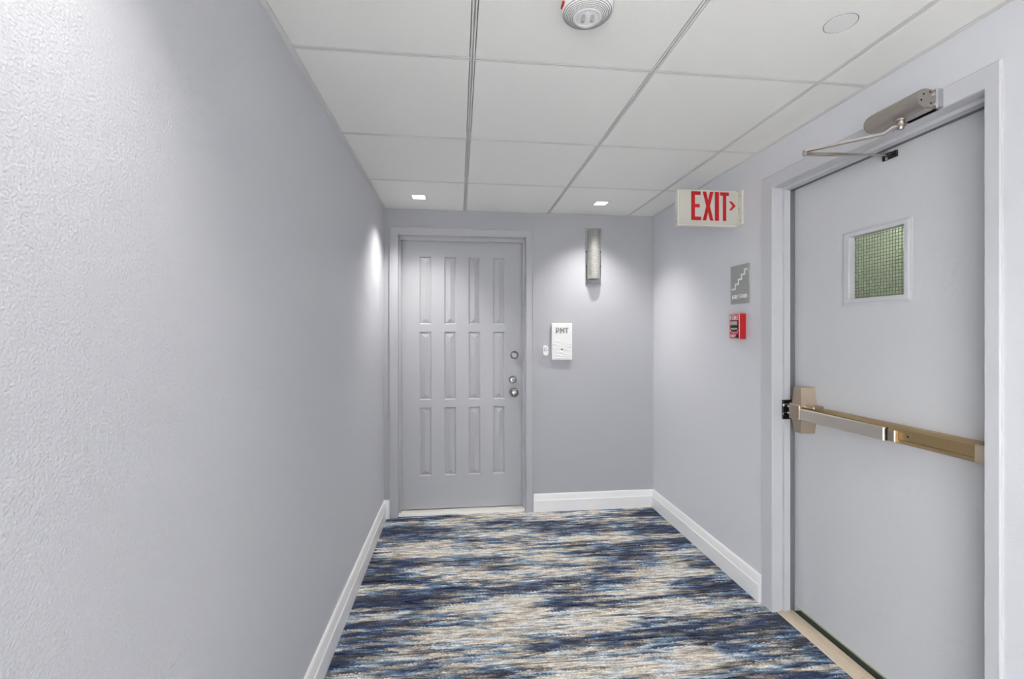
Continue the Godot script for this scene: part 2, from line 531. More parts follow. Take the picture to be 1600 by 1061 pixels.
func build_ceiling():
	var ce := thing("ceiling", "suspended ceiling of white square panels in a slotted white grid", "ceiling", Vector3.ZERO, "", "structure")
	var deck := begin()
	box(deck, Vector3(-0.14, H + 0.25, -0.16), Vector3(W + 0.14, H + 0.35, NEAR + 0.2))
	box(deck, Vector3(-2.84, H + 0.25, TURN - 0.14), Vector3(-0.14, H + 0.35, NEAR + 0.2))
	put("deck", deck, M.plenum, ce)
	var so := begin()
	box(so, Vector3(-2.7, H, TURN), Vector3(0.0, H + 0.02, NEAR))
	put("added_lobby_soffit", so, M.tile, ce)  # unseen ceiling over the added lobby
	var xs := [0.0, GX, GX + T, GX + 2 * T, W]
	var zs := [0.0]
	for k in 9:
		var z := GZ + T * k
		if z < NEAR - 0.05: zs.append(z)
	zs.append(NEAR)
	var tee := 0.0075
	var gap := 0.0022
	for i in 4:
		for j in zs.size() - 1:
			var x0: float = xs[i] + (0.016 if i == 0 else tee + gap)
			var x1: float = xs[i + 1] - (0.016 if i == 3 else tee + gap)
			var z0: float = zs[j] + (0.016 if j == 0 else tee + gap)
			var z1: float = zs[j + 1] - (0.016 if j == zs.size() - 2 else tee + gap)
			var st := begin()
			var lamp := (i == 0 or i == 2) and (j == 0 or j == 4 or j == 8)
			if lamp:
				var c := spot_place(i, j)
				var r := 0.046
				for q in [[x0, z0, x1, c.z - r], [x0, c.z + r, x1, z1], [x0, c.z - r, c.x - r, c.z + r], [c.x + r, c.z - r, x1, c.z + r]]:
					box(st, Vector3(q[0], H, q[1]), Vector3(q[2], H + 0.018, q[3]))
			else:
				box(st, Vector3(x0, H, z0), Vector3(x1, H + 0.018, z1), 0.0012)
			put("ceiling_panel", st, M.tile, ce)
	# long tees: two flanges with a slot between
	for i in [1, 2, 3]:
		var st := begin()
		for s in [-1.0, 1.0]:
			box(st, Vector3(xs[i] + s * 0.0017, H - 0.0006, 0.004), Vector3(xs[i] + s * tee, H + 0.012, NEAR - 0.004), 0.0006)
		box(st, Vector3(xs[i] - tee, H + 0.009, 0.004), Vector3(xs[i] + tee, H + 0.03, NEAR - 0.004))
		put("main_tee", st, M.tee, ce)
	for j in range(1, zs.size() - 1):
		for i in 4:
			var a: float = xs[i] + (0.016 if i == 0 else tee + 0.0004)
			var e: float = xs[i + 1] - (0.016 if i == 3 else tee + 0.0004)
			var st := begin()
			for s in [-1.0, 1.0]:
				box(st, Vector3(a, H - 0.0006, zs[j] + s * 0.0026), Vector3(e, H + 0.012, zs[j] + s * tee), 0.0006)
			box(st, Vector3(a, H + 0.009, zs[j] - tee), Vector3(e, H + 0.03, zs[j] + tee))
			put("cross_tee", st, M.tee, ce)
	var an := begin()
	for q in [[0.0, 0.0, 0.0155, NEAR], [W - 0.0155, 0.0, W, NEAR], [0.0155, 0.0, W - 0.0155, 0.0155], [0.0155, NEAR - 0.0155, W - 0.0155, NEAR]]:
		box(an, Vector3(q[0], H - 0.0012, q[1]), Vector3(q[2], H + 0.02, q[3]))
	put("wall_angle", an, M.tee, ce)

func spot_place(i: int, j: int) -> Vector3:
	return Vector3(0.268 if i == 0 else 1.482, H, 0.305 + j * T)

func downlight(at: Vector3, label: String, energy: float):
	var t := thing("recessed_downlight", label, "downlight", at, "square recessed downlights in the ceiling panels")
	var st := begin()
	var a := 0.055
	var r := 0.041
	for q in [[-a, -a, a, -r], [-a, r, a, a], [-a, -r, -r, r], [r, -r, a, r]]:
		box(st, Vector3(q[0], -0.003, q[1]), Vector3(q[2], 0.0, q[3]), 0.001)
	put("trim_ring", st, M.white, t)
	st = begin()
	for q in [[-r - 0.002, -r - 0.002, r + 0.002, -r], [-r - 0.002, r, r + 0.002, r + 0.002], [-r - 0.002, -r, -r, r], [r, -r, r + 0.002, r]]:
		box(st, Vector3(q[0], 0.0, q[1]), Vector3(q[2], 0.05, q[3]))
	box(st, Vector3(-r, 0.045, -r), Vector3(r, 0.05, r))
	put("reflector", st, M.white, t)
	st = begin()
	box(st, Vector3(-r + 0.001, 0.022, -r + 0.001), Vector3(r - 0.001, 0.026, r - 0.001))
	put("lamp_lens", st, M.lens, t)
	var l := SpotLight3D.new()
	l.name = "lamp_light"
	l.position = Vector3(0, 0.012, 0)
	l.rotation_degrees = Vector3(-90, 0, 0)
	l.light_energy = energy
	l.light_color = Color(1.0, 0.985, 0.965)
	l.light_size = 0.022
	l.spot_angle = 54.0
	l.spot_angle_attenuation = 1.0
	l.spot_attenuation = 2.0
	l.spot_range = 12.0
	l.shadow_enabled = true
	t.add_child(l, true)

# ---------------------------------------------------------------- far door
func knob(parent: Node, called: String, x: float, y: float, prof: Array, keyed: bool):
	var st := begin()
	lathe(st, Vector3(x, y, D1), Vector3.BACK, prof, 36)
	var k := put(called, st, M.nickel, parent)
	if keyed:
		var h := begin()
		var top: float = prof[prof.size() - 1].y
		lathe(h, Vector3(x, y, D1 + top), Vector3.BACK, [Vector2(0.0085, 0.0), Vector2(0.0085, 0.0012), Vector2(0.0085, 0.0012), Vector2(0, 0.0012)], 20)
		put("key_cylinder", h, M.chrome, k)
		h = begin()
		box(h, Vector3(x - 0.0009, y - 0.0035, D1 + top + 0.001), Vector3(x + 0.0009, y + 0.0035, D1 + top + 0.0018))
		put("keyhole", h, M.dark, k)

func build_far_door():
	var fr := thing("trim_1", "pale grey frame and casing round the panelled end door", "door frame", Vector3.ZERO, "", "structure")
	var p := [Vector2(0, 0), Vector2(0, 0.016), Vector2(0.005, 0.016), Vector2(0.008, 0.012), Vector2(0.05, 0.012), Vector2(0.057, 0.008), Vector2(0.057, -0.045), Vector2(0.072, -0.045), Vector2(0.072, -0.07), Vector2(0.057, -0.07), Vector2(0.057, -0.16)]
	var ph := p.duplicate()
	ph[7] = Vector2(0.084, -0.045)
	ph[8] = Vector2(0.084, -0.07)
	surround(fr, Vector3.ZERO, Vector3.RIGHT, Vector3.BACK, 0.04, 1.067, 0.0, 2.062, p, ph, p, M.far_door)
	var d := thing("door_1", "grey painted end door with twelve tall narrow raised panels", "door", Vector3.ZERO, "", "structure")
	var st := begin()
	var x0 := 0.099
	var x1 := 1.008
	var y0 := 0.021
	var y1 := 2.0
	var cols := [0.239, 0.419, 0.597, 0.778]
	var pw := 0.087
	var rows := [[1.372, 1.868], [0.818, 1.318], [0.262, 0.763]]
	box(st, Vector3(x0, y0, D1 - 0.045), Vector3(x1, y1, D1 - 0.0095))
	# rails and stiles in front of the recesses
	var ys := [y0]
	for r in [2, 1, 0]: ys += rows[r]
	ys.append(y1)
	var xs := [x0]
	for c in cols: xs += [c, c + pw]
	xs.append(x1)
	for j in ys.size() - 1:
		for i in xs.size() - 1:
			var a := Vector3(xs[i], ys[j], D1)
			var c := Vector3(xs[i + 1], ys[j + 1], D1)
			if not (i % 2 == 1 and j % 2 == 1):
				quad(st, a, Vector3(c.x, a.y, D1), c, Vector3(a.x, c.y, D1), Vector3.BACK)
				continue
			var s := 0.0085
			var z2 := D1 - 0.009
			quad(st, a, Vector3(c.x, a.y, D1), Vector3(c.x - s, a.y + s, z2), Vector3(a.x + s, a.y + s, z2), Vector3(0, 1, 0.5))
			quad(st, Vector3(a.x, c.y, D1), c, Vector3(c.x - s, c.y - s, z2), Vector3(a.x + s, c.y - s, z2), Vector3(0, -1, 0.5))
			quad(st, a, Vector3(a.x, c.y, D1), Vector3(a.x + s, c.y - s, z2), Vector3(a.x + s, a.y + s, z2), Vector3(1, 0, 0.5))
			quad(st, Vector3(c.x, a.y, D1), c, Vector3(c.x - s, c.y - s, z2), Vector3(c.x - s, a.y + s, z2), Vector3(-1, 0, 0.5))
	for q in [[Vector3(x0, y0, D1), Vector3(x1, y0, D1), Vector3.DOWN], [Vector3(x0, y1, D1), Vector3(x1, y1, D1), Vector3.UP], [Vector3(x0, y0, D1), Vector3(x0, y1, D1), Vector3.LEFT], [Vector3(x1, y0, D1), Vector3(x1, y1, D1), Vector3.RIGHT]]:
		quad(st, q[0], q[1], q[1] - Vector3(0, 0, 0.008), q[0] - Vector3(0, 0, 0.008), q[2])
	put("door_leaf", st, M.far_door, d)
	for r in rows:
		for c in cols:
			# each panel is a long hipped ridge lying in its recess
			var h := begin()
			var s := 0.0095
			var a := Vector3(c + s, r[0] + s, D1 - 0.009)
			var e := Vector3(c + pw - s, r[1] - s, D1 - 0.009)
			var m := (a.x + e.x) / 2
			var lo := Vector3(m, a.y + 0.034, D1 + 0.003)
			var hi := Vector3(m, e.y - 0.034, D1 + 0.003)
			quad(h, a, Vector3(a.x, e.y, a.z), hi, lo, Vector3(-1, 0, 1))
			quad(h, Vector3(e.x, a.y, a.z), e, hi, lo, Vector3(1, 0, 1))
			tri(h, a, Vector3(e.x, a.y, a.z), lo, Vector3(0, -1, 1))
			tri(h, Vector3(a.x, e.y, a.z), e, hi, Vector3(0, 1, 1))
			put("door_panel", h, M.far_door, d)
	var bolt := [Vector2(0.031, 0), Vector2(0.031, 0.008), Vector2(0.027, 0.022), Vector2(0.024, 0.026), Vector2(0.016, 0.027), Vector2(0.014, 0.024), Vector2(0, 0.024)]
	knob(d, "deadbolt", 0.937, 1.144, bolt, true)
	var small := [Vector2(0.028, 0), Vector2(0.028, 0.006), Vector2(0.022, 0.02), Vector2(0.02, 0.024), Vector2(0.013, 0.025), Vector2(0, 0.025)]
	knob(d, "lock_cylinder", 0.926, 0.96, small, true)
	var round_ := [Vector2(0.033, 0), Vector2(0.033, 0.004), Vector2(0.03, 0.007), Vector2(0.014, 0.011), Vector2(0.012, 0.022), Vector2(0.017, 0.03), Vector2(0.027, 0.037), Vector2(0.031, 0.046), Vector2(0.03, 0.055), Vector2(0.024, 0.062), Vector2(0.014, 0.065), Vector2(0, 0.0655)]
	knob(d, "door_knob", 0.932, 0.868, round_, false)
	var th := begin()
	prism(th, PackedVector2Array([Vector2(-0.01, 0), Vector2(-0.014, 0.009), Vector2(-0.024, 0.014), Vector2(-0.16, 0.014), Vector2(-0.16, 0)]), Vector3(0.098, 0, 0), Vector3.BACK, Vector3.UP, Vector3(0.91, 0, 0))
	tag(put("threshold", th, M.marble), "white stone threshold under the panelled end door", "threshold", "", "structure")
	# added unseen wall behind the door, so that no light comes round its edges
	var bk := begin()
	box(bk, Vector3(-0.14, -0.1, -0.36), Vector3(W + 0.14, H + 0.35, -0.3))
	tag(put("wall_light_block", bk, M.plenum), "added light-blocking wall hidden behind the closed end door", "wall", "", "structure")

# ---------------------------------------------------------------- stair door
func dbox(st: SurfaceTool, d0: float, d1: float, y0: float, y1: float, z0: float, z1: float, b := 0.0):
	# a box measured out from the face of the stair door
	box(st, Vector3(DX - d1, y0, z0), Vector3(DX - d0, y1, z1), b)

func taper(st: SurfaceTool, d1: float, y0: float, y1: float, z0: float, z1: float, inset_low: float, inset_high: float):
	# a block on the stair door whose ends draw in
	var r: Array = []
	for q in [[y0, inset_low], [y1, inset_high]]:
		var i: float = q[1]
		r += [Vector3(DX, q[0], z0 + i * 0.4), Vector3(DX, q[0], z1 - i), Vector3(DX - d1 + i * 0.7, q[0], z1 - i - 0.012), Vector3(DX - d1 + i * 0.7, q[0], z0 + i * 0.4 + 0.006)]
	hull8(st, r)

func build_stair_door():
	var fr := thing("trim_2", "pale blue-grey metal frame round the stair door", "door frame", Vector3.ZERO, "", "structure")
	var mk := func(cw: float, stop: float) -> Array:
		return [Vector2(0, 0), Vector2(0, 0.006), Vector2(0.003, 0.008), Vector2(cw - 0.003, 0.008), Vector2(cw, 0.005), Vector2(cw, -0.044), Vector2(cw + stop, -0.044), Vector2(cw + stop, -0.074), Vector2(cw, -0.074), Vector2(cw, -0.15)]
	surround(fr, Vector3(W, 0, 0), Vector3.BACK, Vector3.LEFT, 1.2575, 2.239, 0.0, 2.046, mk.call(0.0745, 0.013), mk.call(0.061, 0.013), mk.call(0.040, 0.013), M.frame)
	for q in [[0.004, 1.3330, 1.980, 1.3445], [0.004, 2.1885, 1.980, 2.1985], [1.9735, 1.3445, 1.984, 2.1885]]:
		var ws := begin()
		box(ws, Vector3(W + 0.0745, q[0], q[1]), Vector3(W + 0.0985, q[2], q[3]), 0.002)
		put("weatherstrip", ws, M.gasket, fr)
	var sk := begin()
	box(sk, Vector3(W + 0.036, 0.905, 1.3385), Vector3(W + 0.078, 0.995, 1.3485), 0.002)
	var s := put("strike", sk, M.iron, fr)
	sk = begin()
	for y in [0.925, 0.966]: box(sk, Vector3(W + 0.034, y, 1.345), Vector3(W + 0.07, y + 0.012, 1.3515), 0.002)
	put("strike_roller", sk, M.chrome, s)

	var d := thing("door_2", "pale grey flat stair door with a small wired glass window and push bar", "door", Vector3.ZERO, "", "structure")
	var z0 := 1.335
	var z1 := 2.196
	var y0 := 0.036
	var y1 := 1.982
	var w := [1.628, 1.888, 1.428, 1.697]     # hole for the window: z0 z1 y0 y1
	var st := begin()
	for q in [[z0, y0, w[0], y1], [w[1], y0, z1, y1], [w[0], y0, w[1], w[2]], [w[0], w[3], w[1], y1]]:
		box(st, Vector3(DX, q[1], q[0]), Vector3(DX + 0.044, q[3], q[2]))
	put("door_leaf", st, M.stair_door, d)
	# window frame: outer lip and inner stop, mitred all round
	var g := [1.651, 1.878, 1.441, 1.688]
	var o := [1.612, 1.902, 1.413, 1.711]
	st = begin()
	var pr := [Vector2(0, 0), Vector2(0, 0.004), Vector2(0.35, 0.006), Vector2(0.4, 0.010), Vector2(0.95, 0.010), Vector2(1, 0.008), Vector2(1, -0.02)]
	for side in 4:
		for k in pr.size() - 1:
			var f := func(t: Vector2, c: int) -> Vector3:
				var zz: float = lerpf(o[0], g[0], t.x) if c == 0 or c == 3 else lerpf(o[1], g[1], t.x)
				var yy: float = lerpf(o[2], g[2], t.x) if c < 2 else lerpf(o[3], g[3], t.x)
				return Vector3(DX - t.y, yy, zz)
			var c2 := (side + 1) % 4
			var e: Vector2 = pr[k + 1] - pr[k]
			var inward: Vector3 = [Vector3.UP, Vector3.FORWARD, Vector3.DOWN, Vector3.BACK][side]
			var out: Vector3 = inward * (-e.y) * 1.0 + Vector3.LEFT * e.x * 0.03
			quad(st, f.call(pr[k], side), f.call(pr[k], c2), f.call(pr[k + 1], c2), f.call(pr[k + 1], side), out)
	put("window_frame", st, M.frame, d)
	st = begin()
	box(st, Vector3(DX + 0.016, g[2] - 0.01, g[0] - 0.01), Vector3(DX + 0.022, g[3] + 0.01, g[1] + 0.01))
	var pane := put("window_pane", st, M.pane, d)
	pane.set_meta("label", "greenish wired safety glass")
	st = begin()
	var n := 18
	for k in n + 1:
		var z: float = lerpf(g[0], g[1], (k + 0.5) / (n + 1.0))
		box(st, Vector3(DX + 0.0146, g[2], z - 0.0008), Vector3(DX + 0.0158, g[3], z + 0.0008))
	for k in n + 2:
		var y: float = lerpf(g[2], g[3], (k + 0.5) / (n + 2.0))
		box(st, Vector3(DX + 0.0142, y - 0.0008, g[0]), Vector3(DX + 0.0154, y + 0.0008, g[1]))
	var wr := put("wire_grid", st, M.wire, pane)
	wr.set_meta("kind", "stuff")
	build_push_bar(d)
	var th := begin()
	prism(th, PackedVector2Array([Vector2(0.018, 0), Vector2(0.022, 0.004), Vector2(0.050, 0.010), Vector2(0.052, 0.007), Vector2(0.056, 0.007), Vector2(0.058, 0.014), Vector2(0.062, 0.014), Vector2(0.064, 0.009), Vector2(0.068, 0.012), Vector2(0.088, 0.012), Vector2(0.088, 0)]), Vector3(W, 0, 1.333), Vector3.RIGHT, Vector3.UP, Vector3(0, 0, 0.865))
	tag(put("threshold", th, M.stone), "beige ridged threshold under the stair door", "threshold", "", "structure")
	# stairwell behind the door
	var sw := begin()
	var a := Vector3(W + 0.145, -0.1, 0.6)
	var e := Vector3(W + 1.7, 2.9, 3.1)
	box(sw, Vector3(e.x, a.y, a.z), Vector3(e.x + 0.1, e.y, e.z))
	box(sw, Vector3(a.x, a.y, a.z - 0.1), Vector3(e.x + 0.1, e.y, a.z))
	box(sw, Vector3(a.x, a.y, e.z), Vector3(e.x + 0.1, e.y, e.z + 0.1))
	box(sw, Vector3(a.x, e.y, a.z - 0.1), Vector3(e.x + 0.1, e.y + 0.1, e.z + 0.1))
	box(sw, Vector3(a.x, a.y - 0.05, a.z - 0.1), Vector3(e.x + 0.1, a.y + 0.05, e.z + 0.1))
	box(sw, Vector3(a.x, H + 0.3, a.z - 0.1), Vector3(a.x + 0.05, e.y, e.z + 0.1))
	tag(put("wall_stairwell", sw, M.stairwell), "pale green stairwell wall seen through the wired glass", "wall", "", "structure")
	var lp := thing("stairwell_lamp", "wall lamp inside the stairwell behind the wired glass", "lamp", Vector3(W + 1.67, 2.35, 1.0))
	var ls := begin()
	box(ls, Vector3(0, -0.04, -0.15), Vector3(0.03, 0.04, 0.15), 0.005)
	put("lamp_back", ls, M.white, lp)
	ls = begin()
	box(ls, Vector3(-0.03, -0.03, -0.14), Vector3(0, 0.03, 0.14), 0.008)
	put("lamp_lens", ls, M.lens, lp)
	var ol := OmniLight3D.new()
	ol.name = "lamp_light"
	ol.position = Vector3(-0.06, 0, 0)
	ol.light_energy = 1.0
	ol.light_color = Color(0.98, 1.0, 0.93)
	ol.light_size = 0.06
	ol.omni_range = 8.0
	ol.omni_attenuation = 2.0
	ol.shadow_enabled = true
	lp.add_child(ol, true)

func build_push_bar(d: Node3D):
	# the rail is the push bar itself; what sits on it are its own pieces
	var st := begin()
	prism(st, PackedVector2Array([Vector2(0, 0.920), Vector2(0, 0.980), Vector2(0.034, 0.980), Vector2(0.05, 0.973), Vector2(0.05, 0.965), Vector2(0.045, 0.964), Vector2(0.045, 0.937), Vector2(0.05, 0.936), Vector2(0.05, 0.928), Vector2(0.034, 0.920)]),
		Vector3(DX, 0, 1.44), Vector3.LEFT, Vector3.UP, Vector3(0, 0, 0.70))
	var b := put("push_bar", st, M.brass, d)
	b.set_meta("label", "brass and bronze panic push bar")
	st = begin()
	dbox(st, 0.052, 0.066, 0.9225, 0.971, 1.449, 1.856, 0.003)
	put("touch_pad", st, M.pad, b)
	st = begin()
	dbox(st, 0.046, 0.053, 0.924, 0.970, 1.449, 1.858)
	put("pad_backing", st, M.dark, b)
	st = begin()
	dbox(st, 0.044, 0.06, 0.925, 0.968, 1.862, 1.892, 0.003)
	put("pad_stop", st, M.bronze, b)
	st = begin()
	lathe(st, Vector3(DX - 0.045, 0.952, 1.925), Vector3.LEFT, [Vector2(0.0035, 0), Vector2(0.0035, 0.0006), Vector2(0, 0.0006)], 16)
	put("screw_hole", st, M.dark, b)
	st = begin()
	hull8(st, [Vector3(DX, 0.918, 2.135), Vector3(DX, 0.982, 2.135), Vector3(DX - 0.054, 0.977, 2.135), Vector3(DX - 0.054, 0.923, 2.135),
		Vector3(DX, 0.918, 2.182), Vector3(DX, 0.982, 2.182), Vector3(DX - 0.036, 0.977, 2.182), Vector3(DX - 0.036, 0.923, 2.182)])
	put("end_cap", st, M.bronze, b)
	st = begin()
	taper(st, 0.066, 0.984, 1.064, 1.400, 1.474, 0.0, 0.010)
	put("latch_cover", st, M.bronze, b)
	st = begin()
	taper(st, 0.066, 0.862, 0.922, 1.400, 1.474, 0.012, 0.0)
	put("latch_cover", st, M.bronze, b)
	st = begin()
	dbox(st, 0.0, 0.068, 0.919, 0.988, 1.388, 1.455, 0.004)
	dbox(st, 0.0, 0.05, 0.975, 0.990, 1.45, 1.515, 0.003)
	put("latch_case", st, M.bronze, b)
	st = begin()
	dbox(st, 0.012, 0.05, 0.915, 0.99, 1.366, 1.388, 0.003)
	put("latch_bolt", st, M.iron, b)
	st = begin()
	for y in [0.933, 0.963]: dbox(st, 0.02, 0.054, y, y + 0.012, 1.360, 1.3875, 0.002)
	put("latch_roller", st, M.chrome, b)

func build_closer():
	var cx := W - 0.056
	var cy := 2.016
	var t := thing("door_closer", "satin metal door closer with folding arm above the stair door", "door closer", Vector3(W - 0.008, 2.016, 1.98))
	var o := -t.position
	var st := begin()
	var r := 0.031
	# body: round towards the corridor, square towards the wall, its far end rounded off
	var rings := [[1.888, 0.55], [1.892, 0.78], [1.901, 0.93], [1.914, 1.0], [2.078, 1.0], [2.083, 0.95]]
	var shape := func(s: float) -> Array:
		var p: Array = []
		for k in 19:
			var w := PI / 2 + PI * k / 18.0
			p.append(Vector2(cos(w) * r * s, sin(w) * r * s))
		p.append(Vector2(0.026, -r * s * 0.9))
		p.append(Vector2(0.026, r * s * 0.9))
		return p
	for k in rings.size() - 1:
		var a: Array = shape.call(rings[k][1])
		var b: Array = shape.call(rings[k + 1][1])
		for i in a.size():
			var j := (i + 1) % a.size()
			var at := func(q: Vector2, z: float) -> Vector3: return Vector3(cx + q.x, cy + q.y, z) + o
			var nm := func(q: Vector2) -> Vector3: return Vector3(q.x, q.y, 0).normalized()
			if i < 18:
				smooth_quad(st, [at.call(a[i], rings[k][0]), at.call(a[j], rings[k][0]), at.call(b[j], rings[k + 1][0]), at.call(b[i], rings[k + 1][0])], [nm.call(a[i]), nm.call(a[j]), nm.call(b[j]), nm.call(b[i])])
			else:
				quad(st, at.call(a[i], rings[k][0]), at.call(a[j], rings[k][0]), at.call(b[j], rings[k + 1][0]), at.call(b[i], rings[k + 1][0]), Vector3(a[i].x + a[j].x, a[i].y + a[j].y, 0))
	for k in [0, rings.size() - 1]:
		var a: Array = shape.call(rings[k][1])
		for i in a.size():
			var q: Vector2 = a[i]
			var q2: Vector2 = a[(i + 1) % a.size()]
			tri(st, Vector3(cx, cy, rings[k][0]) + o, Vector3(cx + q.x, cy + q.y, rings[k][0]) + o, Vector3(cx + q2.x, cy + q2.y, rings[k][0]) + o, Vector3(0, 0, -1 if k == 0 else 1))
	var body := put("closer_body", st, M.steel, t)
	for q in [Vector2(-0.008, 0.012), Vector2(-0.016, -0.006), Vector2(0.014, 0.02), Vector2(0.016, -0.014)]:
		st = begin()
		lathe(st, Vector3(cx + q.x, cy + q.y, 2.0832) + o, Vector3.BACK, [Vector2(0.003, 0), Vector2(0.003, 0.0005), Vector2(0, 0.0005)], 12)
		put("adjusting_screw", st, M.dark, body)
	st = begin()
	box(st, Vector3(W - 0.032, 1.984, 1.93) + o, Vector3(W - 0.008, 2.044, 2.095) + o, 0.003)
	var br := put("bracket", st, M.chrome, t)
	st = begin()
	box(st, Vector3(W - 0.062, 1.984, 1.99) + o, Vector3(W - 0.008, 1.990, 2.088) + o, 0.002)
	put("bracket_foot", st, M.steel, br)
	for y in [1.998, 2.03]:
		st = begin()
		lathe(st, Vector3(W - 0.032, y, 2.084) + o, Vector3.LEFT, [Vector2(0.0065, 0), Vector2(0.0062, 0.003), Vector2(0.004, 0.0042), Vector2(0, 0.0045)], 16)
		put("bracket_screw", st, M.steel, br)
	# spindle under the body
	var pv := Vector3(cx, 1.985, 2.003)
	st = begin()
	lathe(st, pv + o, Vector3.DOWN, [Vector2(0.0, -0.004), Vector2(0.017, -0.004), Vector2(0.017, 0.003), Vector2(0.017, 0.003), Vector2(0.011, 0.004), Vector2(0.011, 0.010), Vector2(0.0145, 0.011), Vector2(0.0145, 0.018), Vector2(0.0145, 0.018), Vector2(0.009, 0.023), Vector2(0.009, 0.029), Vector2(0.009, 0.029), Vector2(0, 0.03)], 24)
	put("spindle", st, M.steel, t)
	# main arm: off the spindle, a short step down, then straight to the elbow
	var el := Vector3(1.746, 1.950, 1.822)
	var flat := Vector3(el.x - pv.x, 0, el.z - pv.z).normalized()
	var p1 := Vector3(pv.x, 1.967, pv.z)
	var p2 := p1 + flat * 0.022
	var p3 := p1 + flat * 0.042 + Vector3(0, -0.014, 0)
	st = begin()
	bar(st, p1 + o, p2 + o, 0.02, 0.006)
	bar(st, p2 - flat * 0.002 + o, p3 + o, 0.018, 0.006)
	bar(st, p3 - flat * 0.003 + o, el + o, 0.015, 0.006)
	lathe(st, el + Vector3(0, -0.003, 0) + o, Vector3.UP, [Vector2(0, 0), Vector2(0.0085, 0), Vector2(0.0085, 0), Vector2(0.0085, 0.006), Vector2(0.0085, 0.006), Vector2(0, 0.006)], 20)
	put("main_arm", st, M.steel, t)
	# forearm: flat at the elbow, then a thin rod to the shoe on the door
	var sh := Vector3(DX - 0.018, 1.950, 1.826)
	var e2 := el + Vector3(0, -0.010, 0)
	st = begin()
	var fd := (sh - e2)
	lathe(st, e2 + Vector3(0, -0.004, 0) + o, Vector3.UP, [Vector2(0, 0), Vector2(0.009, 0), Vector2(0.009, 0), Vector2(0.009, 0.008), Vector2(0.009, 0.008), Vector2(0, 0.008)], 20)
	bar(st, e2 + o, e2 + fd * 0.34 + o, 0.016, 0.008)
	bar(st, e2 + fd * 0.34 + o, e2 + fd * 0.5 + o, 0.016, 0.008, 0.008)
	tube(st, [e2 + fd * 0.49 + o, e2 + fd * 0.75 + o, sh + o], [0.0045, 0.0042, 0.0042])
	put("forearm", st, M.steel, t)
	st = begin()
	lathe(st, e2 + Vector3(0, -0.007, 0) + o, Vector3.UP, [Vector2(0, 0), Vector2(0.0055, 0.0005), Vector2(0.0055, 0.018), Vector2(0, 0.0185)], 16)
	put("elbow_pin", st, M.chrome, t)
	st = begin()
	box(st, Vector3(DX - 0.008, 1.938, 1.792) + o, Vector3(DX, 1.962, 1.850) + o, 0.002)
	box(st, Vector3(DX - 0.026, 1.943, 1.812) + o, Vector3(DX - 0.004, 1.957, 1.842) + o, 0.003)
	var so := put("shoe", st, M.iron, t)
	st = begin()
	lathe(st, Vector3(DX - 0.018, 1.934, 1.822) + o, Vector3.UP, [Vector2(0, 0), Vector2(0.005, 0), Vector2(0.005, 0.03), Vector2(0, 0.03)], 14)
	put("shoe_pin", st, M.chrome, so)

# ---------------------------------------------------------------- things on the walls
func letter_shapes() -> Dictionary:
	return {
		"E": [[Vector2(0, 0), Vector2(1, 0), Vector2(1, 0.125), Vector2(0.38, 0.125), Vector2(0.38, 0.445), Vector2(0.86, 0.445), Vector2(0.86, 0.56), Vector2(0.38, 0.56), Vector2(0.38, 0.88), Vector2(0.94, 0.88), Vector2(0.94, 1), Vector2(0, 1)]],
		"X": [[Vector2(0, 0), Vector2(0.32, 0), Vector2(0.5, 0.29), Vector2(0.68, 0), Vector2(1, 0), Vector2(0.67, 0.5), Vector2(1, 1), Vector2(0.68, 1), Vector2(0.5, 0.71), Vector2(0.32, 1), Vector2(0, 1), Vector2(0.33, 0.5)]],
		"I": [[Vector2(0, 0), Vector2(1, 0), Vector2(1, 1), Vector2(0, 1)]],
		"T": [[Vector2(0.32, 0), Vector2(0.7, 0), Vector2(0.7, 0.88), Vector2(1, 0.88), Vector2(1, 1), Vector2(0, 1), Vector2(0, 0.88), Vector2(0.32, 0.88)]],
		"arrow": [[Vector2(0, 0), Vector2(0.38, 0), Vector2(1, 0.5), Vector2(0.38, 1), Vector2(0, 1), Vector2(0.55, 0.5)]],
	}

